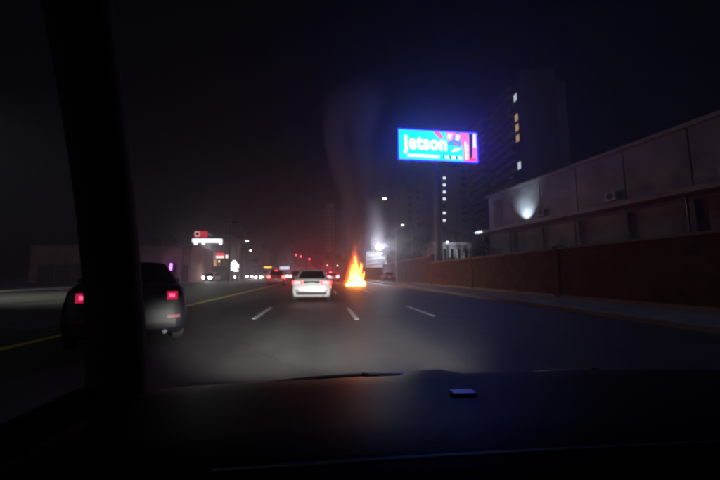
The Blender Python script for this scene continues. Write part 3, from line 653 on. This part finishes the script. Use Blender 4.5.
def stair_tower():
    Y = 125; a, b = at(431, 200, Y), at(470, 200, Y); r = empty('residential_tower', 'dark tower under the billboard with a column of small lit stairwell windows', 'building', (a.x, Y, 0))
    W = b.x - a.x; top = at(440, 128, Y).z
    box('wall', TOWR, r, 0, W, 0, 14, 0, top); box('parapet', TOWR, r, -.2, W + .2, -.2, 14.2, top + .002, top + 1)
    box('pier', TOWR, r, W * .62, W * .72, -.5, -.003, 0, top - .5)
    lit = (178, 185, 192, 199, 213, 220.5)
    for py in (150, 157, 164, 171, 178, 185, 192, 199, 206, 213, 220.5, 228):
        p = at(444.3, py, Y); x = p.x - a.x
        f = box('window_frame', DARKSTEEL, r, x - .75, x + .75, -.06, -.002, p.z - .65, p.z + .65)
        box('pane', COOLS if py in lit else GLASS, f, x - .62, x + .62, -.09, -.062, p.z - .5, p.z + .5)
        for q in (.2, .85):
            box('window', GLASS, r, W * q - 1.0, W * q + 1.0, -.05, -.004, p.z - .7, p.z + .7)
    return r
COOLS = glow('stairwell_window', (.85, .92, 1), 1.6)
stair_tower()
def plain_block(name, label, px0, px1, pytop, Y, m, depth=14, wins=0, winm=None):
    a, b = at(px0, 250, Y), at(px1, 250, Y); top = at(px0, pytop, Y).z; W = b.x - a.x
    r = empty(name, label, 'building', (a.x, Y, 0)); box('wall', m, r, 0, W, 0, depth, 0, top); box('parapet', m, r, -.15, W + .15, -.15, depth + .15, top + .002, top + .6)
    n = max(2, int(W / 3.4)); nz = max(1, int(top / 3.3))
    if wins:
        for i in range(n):
            for j in range(nz):
                x = (i + .5) * W / n; z = j * 3.3 + 1.9
                if z + .8 < top: box('window', GLASS, r, x - .9, x + .9, -.05, -.003, z - .7, z + .7)
    return r
plain_block('low_block', 'dark low block behind the wall left of the residential tower', 405, 432, 229, 66, DARKW, wins=1)
plain_block('distant_tower', 'pale distant tower block left of the smoke', 325.5, 334, 204, 260, mat('pale_render', (.72, .70, .68), .85), 20, wins=1)
plain_block('distant_tower', 'wider dim distant tower block just behind the smoke', 336, 348, 212, 270, mat('pale_render2', (.4, .38, .38), .85), 20, wins=1)
plain_block('dark_tower', 'dark tower between the smoke and the billboard post', 406, 424, 185, 150, TOWR, 16, wins=1)
def villa():
    Y = 48; a, b = at(434, 248, Y), at(471, 248, Y); W = b.x - a.x; top = at(440, 242.5, Y).z; r = empty('white_villa', 'low white lit building with arches peeking over the boundary wall', 'building', (a.x, Y, 0))
    VW = mat('villa_white', (.72, .72, .72), .8, var=.12, scale=2)
    box('wall', VW, r, 0, W, .25, 7, 0, top - .4); box('parapet', VW, r, -.2, W + .2, -.3, 7.2, top - .398, top)
    for k in range(6): box('column', VW, r, k * (W - .3) / 5, k * (W - .3) / 5 + .3, -.25, .05, 0, top - .401)
    for k in range(5): box('opening', GLASS, r, k * (W - .3) / 5 + .5, (k + 1) * (W - .3) / 5 - .2, .2, .246, 2.2, top - 1.0)
    box('lantern', glow('villa_lantern', (.85, .9, 1), 3), r, W * .3, W * .3 + .25, -.75, -.55, top - .1, top + .12)
    lamp('lantern_light', 'POINT', (W * .45, -2.2, top - .6), 60, (.85, .9, 1), r, .1)
villa()

# ------------------------------------------------------------------ left-hand buildings
def shop():
    Y = 62; a, b = at(193, 262, Y), at(229, 262, Y); W = b.x - a.x; g = lambda py: at(210, py, Y).z; X = lambda px: at(px, 250, Y).x - a.x
    r = empty('shop', 'two storey shop with red sign over a white lit canopy band', 'shop', (a.x, Y, 0))
    SW = mat('shop_render', (.10, .095, .09), .85, var=.2, scale=.6)
    box('wall', SW, r, 0, W, 0, 9, 0, g(237)); box('roof_edge', DARKSTEEL, r, -.2, W + .2, -.3, 9.2, g(237) + .002, g(237) + .2)
    cb = box('canopy_band', glow('canopy_light', (.93, .96, 1), 1.5), r, X(195), X(224), -1.7, -1.2, g(243.5), g(239.5), .12)
    box('canopy', mat('canopy_grey', (.4, .4, .4), .6), r, X(194.5), X(224.5), -1.15, -.003, g(243.5), g(239.5))
    for px in (198.5, 206, 222.8):
        MB().tube([(X(px), -1.5, g(243.6)), (X(px), -1.5, g(245.2))], [.28, .2], 12).obj('canopy_lamp', glow('canopy_lamp', (.95, .97, 1), 4), r, True)
    sg = box('sign_board', glow('sign_red', (.75, .02, .05), .75), r, X(196.5), X(209), -1.4, -1.2, g(238), g(232))
    ring = MB(); cx, cz = X(199.5), g(235); n = 20; v = []
    for k in range(n):
        t = 2 * math.pi * k / n
        for rr in (.32, .52): v.append((cx + rr * 1.05 * math.cos(t), -1.42, cz + rr * math.sin(t)))
    ring.add(v, [(2 * k, 2 * k + 1, (2 * k + 3) % (2 * n), (2 * k + 2) % (2 * n)) for k in range(n)]); ring.obj('ring_emblem', glow('sign_white_dim', (1, .8, .8), .6), sg)
    MB().poly([(cx - .22, -1.43, cz - .22), (cx + .22, -1.43, cz - .22), (cx + .22, -1.43, cz + .22), (cx - .22, -1.43, cz + .22)], (0, -1, 0), .01).obj('emblem_centre', BLKPL, sg)
    MB().poly([(X(209.3), -1.3, g(236.3)), (X(214.5), -1.3, g(236.8)), (X(213), -1.3, g(234.7)), (X(209.3), -1.3, g(234))], (0, -1, 0), .08).obj('white_stroke', glow('sign_white', (1, .92, .92), .9), sg)
    s2 = box('lower_sign', glow('sign_red2', (.9, .04, .09), .9), r, X(217.2), X(224.5), -.5, -.2, g(256), g(252.8))
    box('lower_sign_base', glow('sign_white3', (1, .85, .8), 1.4), s2, X(217.2), X(224.5), -.52, -.25, g(258.2), g(256.05))
    box('side_sign', glow('sign_white3', (1, .85, .8), 1.4), r, X(226.4), X(228.6), -.5, -.2, g(258.2), g(255))
    for k, (p0, p1) in enumerate(((207.5, 211), (211.6, 213.6), (214.2, 217.5), (218.2, 222), (222.6, 226.5))):
        fr = box('window_frame', DARKSTEEL, r, X(p0), X(p1), -.08, -.002, g(271), g(258.8))
        box('lit_pane', glow('shop_glow_%d' % (k % 3), (1, .55, .24), (.55, .16, .07)[(k + 1) % 3]), fr, X(p0) + .08, X(p1) - .08, -.11, -.082, g(266 if k != 1 else 264), g(259.5))
    for k, p0 in enumerate((208, 212, 219)):
        box('pendant_lamp', glow('pendant', (1, .72, .45), 2.2), r, X(p0), X(p0) + .3, -.2, -.12, g(262 + k % 2), g(260.5))
    box('door', DARKSTEEL, r, X(213.7), X(214.15), -.14, -.002, 0, g(262))
    l = lamp('canopy_downlight', 'SPOT', (W * .5, -1.6, g(245.5)), 1100, (.88, 1, .90), r, .4, (W * .5, -4, 0), 150, .7)
    return r
shop()
def lightbox():
    Y = 57; a, b = at(231.2, 262, Y), at(238.8, 262, Y); hw = (b.x - a.x) / 2; r = empty('advertising_lightbox', 'bright white advertising lightbox standing on the left pavement', 'lightbox', ((a.x + b.x) / 2, Y, .0))
    z0, z1 = at(235, 271.3, Y).z, at(235, 260.5, Y).z
    box('case', DARKSTEEL, r, -hw - .06, hw + .06, .02, .25, z0 - .06, z1 + .06, .02)
    LB = glow('lightbox_panel', (.95, .98, 1), 3.0)
    pn = box('panel', LB, r, -hw, hw * .55, -.01, .018, z0 + .2, z1 - .35); box('panel', LB, r, -hw * .4, hw, -.01, .018, z0, z0 + .195)
    box('panel', LB, r, -hw * .6, hw * .2, -.01, .018, z1 - .345, z1); box('panel', LB, r, hw * .57, hw, -.01, .018, z0 + .5, z1 - .6)
    for s in (-.6, .6): box('leg', DARKSTEEL, r, s * hw - .05, s * hw + .05, .05, .2, 0, z0 - .061)
lightbox()
def pink_building():
    Y = 50; a, b = at(30, 262, Y), at(191, 262, Y); W = b.x - a.x; g = lambda py: at(175, py, Y).z; X = lambda px: at(px, 262, Y).x - a.x
    r = empty('pink_building', 'low pinkish single storey building on the left with a purple lit sign', 'building', (a.x, Y, 0))
    PK = mat('pink_render', (.34, .20, .20), .85, var=.25, scale=.5)
    box('wall', PK, r, 0, W, 0, 10, 0, g(247)); box('parapet', PK, r, -.15, W + .15, -.2, 10.1, g(247) + .002, g(245.8))
    for k in range(9):
        x = 1.2 + k * (W - 2.5) / 8.5
        box('shutter', mat('shutter', (.12, .09, .09), .6, .3), r, x, x + 2.2, -.06, -.003, .1, 2.7); 
    for px in (160.5, 181): box('pier', mat('pier', (.30, .16, .15), .85), r, X(px) - .3, X(px) + .3, -.35, -.004, 0, g(247.5))
    pb = box('sign_case', DARKSTEEL, r, X(172) - .12, X(174.3) + .12, -.62, -.4, g(271), g(262.5))
    box('purple_sign', glow('purple_led', (.55, .12, 1), 5.5), pb, X(172), X(174.3), -.66, -.622, g(270), g(263.6))
    lamp('purple_light', 'POINT', (X(173), -1.2, g(267)), 22, (.6, .2, 1), r, .15)
    lamp('soffit_light', 'SPOT', (X(180), -2.5, g(248)), 25, (1, .6, .5), r, .2, (X(176), 0, 1.5), 140, .9)
pink_building()
plain_block('low_shop', 'dark brown low shop between the lightbox and the far street lamps', 232, 262, 252, 96, mat('brown_render', (.16, .11, .09), .85, var=.2, scale=.4), wins=1)
plain_block('flat_block', 'dark flat roofed block far down the left side', 262, 292, 247, 140, mat('brown_render2', (.2, .15, .13), .85, var=.2, scale=.4), wins=1)
def lit_panel():
    Y = 118; c = at(285, 268, Y); r = empty('lit_sign', 'far bluish white lit sign panel above the red vehicle', 'sign', (c.x, Y, 0))
    box('panel', glow('far_sign', (.72, .76, 1), 1.3), r, -1.8, 1.6, -.05, .1, c.z - .55, c.z + .55)
    for s in (-1, 1): MB().tube([(s, .25, 0), (s, .25, c.z)], .07, 6).obj('post', STEEL, r)
lit_panel()
def signals():
    Y = 104; p1, p2, p3 = at(296, 255, Y), at(301, 256.5, Y), at(309.5, 259, Y); r = empty('traffic_signal', 'traffic signal mast with red lights lit above the queue', 'traffic signal', (p1.x - 5.5, Y, 0))
    x0 = r.location.x
    MB().tube([(0, 0, 0), (0, 0, p1.z + .6)], [.14, .09], 10).obj('post', STEEL, r, True); MB().tube([(0, 0, p1.z + .4), (p3.x - x0 + .4, 0, p3.z + .75)], [.08, .04], 8).obj('arm', STEEL, r, True)
    for p in (p1, p2, p3):
        x = p.x - x0; hd = box('signal_head', BLKPL, r, x - .2, x + .2, -.18, .12, p.z - .85, p.z + .25, .02)
        for k, m in ((0, glow('signal_red', (1, .03, .06), 24)), (1, mat('amber_off', (.2, .1, .01), .2)), (2, mat('green_off', (.01, .12, .05), .2))):
            MB().tube([(x, -.18, p.z - k * .33), (x, -.21, p.z - k * .33)], .15, 12).obj('lens', m, hd)
signals()

# ------------------------------------------------------------------ trees
def tree(label, x, y, h, cr, seed, n=3000, palm=False, grp=None):
    rn = random.Random(seed); r = empty('palm_tree' if palm else 'tree', label, 'tree', (x, y, -.02), 0, grp)
    if palm:
        pts = [(.25 * math.sin(t * 1.4) * t, 0, t * h) for t in np.linspace(0, 1, 9)]
        MB().tube(pts, [.2 - .09 * t for t in np.linspace(0, 1, 9)], 8).obj('trunk', BARK, r, True); mb = MB(); top = Vector(pts[-1])
        for k in range(15):
            a = k * 2.4; e = rn.uniform(-.3, .9); d = Vector((math.cos(a), math.sin(a), 0)); s = Vector((-d.y, d.x, 0)); L_ = cr * rn.uniform(.85, 1.1)
            sp = [top + d * (L_ * t) + Vector((0, 0, L_ * (e * t - 1.0 * t * t * (1 if e > 0 else .7)))) for t in np.linspace(0, 1, 9)]
            for i in range(1, 9):
                for sg in (-1, 1):
                    for q in (0, .5):
                        b = sp[i - 1].lerp(sp[i], q); l = L_ * .32 * math.sin(math.pi * min(.95, (i + q) / 9.5 + .08)); tip = b + s * sg * l + d * l * .5 - Vector((0, 0, l * .45))
                        mb.add([b, b + d * .07, tip], [(0, 1, 2)])
            mb.tube(sp, [.03] * 8 + [.01], 4)
        mb.obj('crown', LEAF, r); return r
    tb = MB(); tb.tube([(0, 0, 0), (.1, 0, h * .25), (.05, .1, h * .5), (0, 0, h * .8)], [h * .035, h * .026, h * .018, h * .006], 8)
    for k in range(6):
        a = k * 1.1 + rn.random(); z = h * (.32 + .07 * k); tb.tube([(.07, .05, z), (math.cos(a) * cr * .4, math.sin(a) * cr * .4, z + h * .1), (math.cos(a) * cr * .75, math.sin(a) * cr * .75, z + h * .2)], [h * .013, h * .008, h * .003], 5)
    tb.obj('trunk', BARK, r, True); mb = MB()
    cl = [(Vector((rn.gauss(0, .45) * cr, rn.gauss(0, .45) * cr, h * rn.uniform(.42, .95))), cr * rn.uniform(.22, .42)) for _ in range(22)]
    for i in range(n):
        c, q = cl[i % len(cl)]; p = c + Vector((rn.gauss(0, 1), rn.gauss(0, 1), rn.gauss(0, .75))) * q * .62
        a, b = Vector((rn.uniform(-1, 1), rn.uniform(-1, 1), rn.uniform(-.6, .6))).normalized(), Vector((rn.uniform(-1, 1), rn.uniform(-1, 1), rn.uniform(-1, 1))).normalized()
        s = .05 * cr * rn.uniform(.7, 1.5); mb.add([p - a * s, p + b * s * .55, p + a * s, p - b * s * .55], [(0, 1, 2, 3)])
    mb.obj('crown', LEAF, r); return r
gr = 'dark trees behind the right wall'
tree('dark bushy tree behind the wall right of the floodlit sign', at(397, 250, 56).x, 56, 7.5, 2.6, 1, grp=gr)
tree('dark tree in front of the low block behind the wall', at(418, 245, 52).x, 52, 6.2, 2.2, 2, grp=gr)
tree('small tree beside the white villa at its right end', at(476, 250, 38).x, 38, 5.4, 1.9, 3, grp=gr)
tree('broad dark tree behind the wall nearest the floodlit sign', at(393, 250, 66).x, 66, 9.5, 3.6, 21, grp=gr)
tree('broad dark tree behind the wall below the lower street lamp', at(408, 250, 60).x, 60, 8.6, 3.4, 22, grp=gr)
tree('dark tree behind the wall left of the billboard post', at(426, 245, 56).x, 56, 7.8, 2.8, 23, grp=gr)
tree('dark palm tree below the billboard', at(455, 235, 58).x, 58, 9, 2.6, 4, palm=True, grp=gr)
tree('slim palm tree at the corner of the podium building', at(482, 238, 44).x, 44, 7.5, 2.2, 5, palm=True, grp=gr)
gl = 'trees far down the left side'
tree('tree behind the shop with the red sign', at(222, 250, 82).x, 82, 10, 4, 6, grp=gl)
tree('tall tree left of the far street lamps', at(240, 250, 105).x, 105, 13, 5, 7, grp=gl)
tree('round tree beyond the oncoming bus', at(272, 255, 125).x, 125, 12, 5, 8, grp=gl)
tree('tree at the end of the road behind the signals', at(306, 255, 170).x, 170, 15, 7, 9, grp=gl)
tree('tree at the end of the road left of the fire', at(333, 255, 150).x, 150, 13, 6, 10, grp=gl)
tree('leafy tree behind the pink building', at(168, 240, 68).x, 68, 9, 3.8, 11, grp=gl)
def utility_pole(px, Y, h, label):
    x = at(px, 262, Y).x; r = empty('utility_pole', label, 'utility pole', (x, Y, 0), 0, 'utility poles on the left pavement')
    MB().tube([(0, 0, 0), (0, 0, h)], [.17, .11], 8).obj('post', BARK, r, True); MB().obox((0, 0, h - .6), (1.2, 0, 0), (0, .06, 0), (0, 0, .06)).obj('crossarm', BARK, r)
    for s in (-1, -.4, .4, 1): MB().tube([(s, 0, h - .53), (s, 0, h - .3)], [.05, .03], 6).obj('insulator', STEEL, r)
utility_pole(229.5, 54, 10.5, 'dark utility pole just left of the white lightbox')
utility_pole(242, 74, 10.5, 'dark utility pole right of the white lightbox')

def cable(pa, pb, sag, label):
    pa, pb = Vector(pa), Vector(pb); pts = [pa.lerp(pb, t) - Vector((0, 0, sag * 4 * t * (1 - t))) for t in np.linspace(0, 1, 16)]
    tag(MB().tube(pts, .02, 5).obj('overhead_cable', RUBBER), label, 'cable', 'cables strung between the utility poles')
pa, pb = at(229.5, 262, 54), at(242, 262, 74)
for q, l in ((-1, 'left overhead cable between the two utility poles'), (.4, 'middle overhead cable between the two utility poles'), (1, 'right overhead cable between the two utility poles')):
    cable((pa.x + q, 54, 10.21), (pb.x + q, 74, 10.21), .5, l)

# ------------------------------------------------------------------ haze
def haze_m(nt, v):
    v.inputs['Density'].default_value = .0040; v.inputs['Color'].default_value = (.82, .74, .92, 1); v.inputs['Anisotropy'].default_value = .86
tag(box('haze', vol_mat('haze', haze_m), None, -620, 620, -100, 920, -1.1, 72), 'thin smoky night air over the whole road', 'haze', kind='stuff')
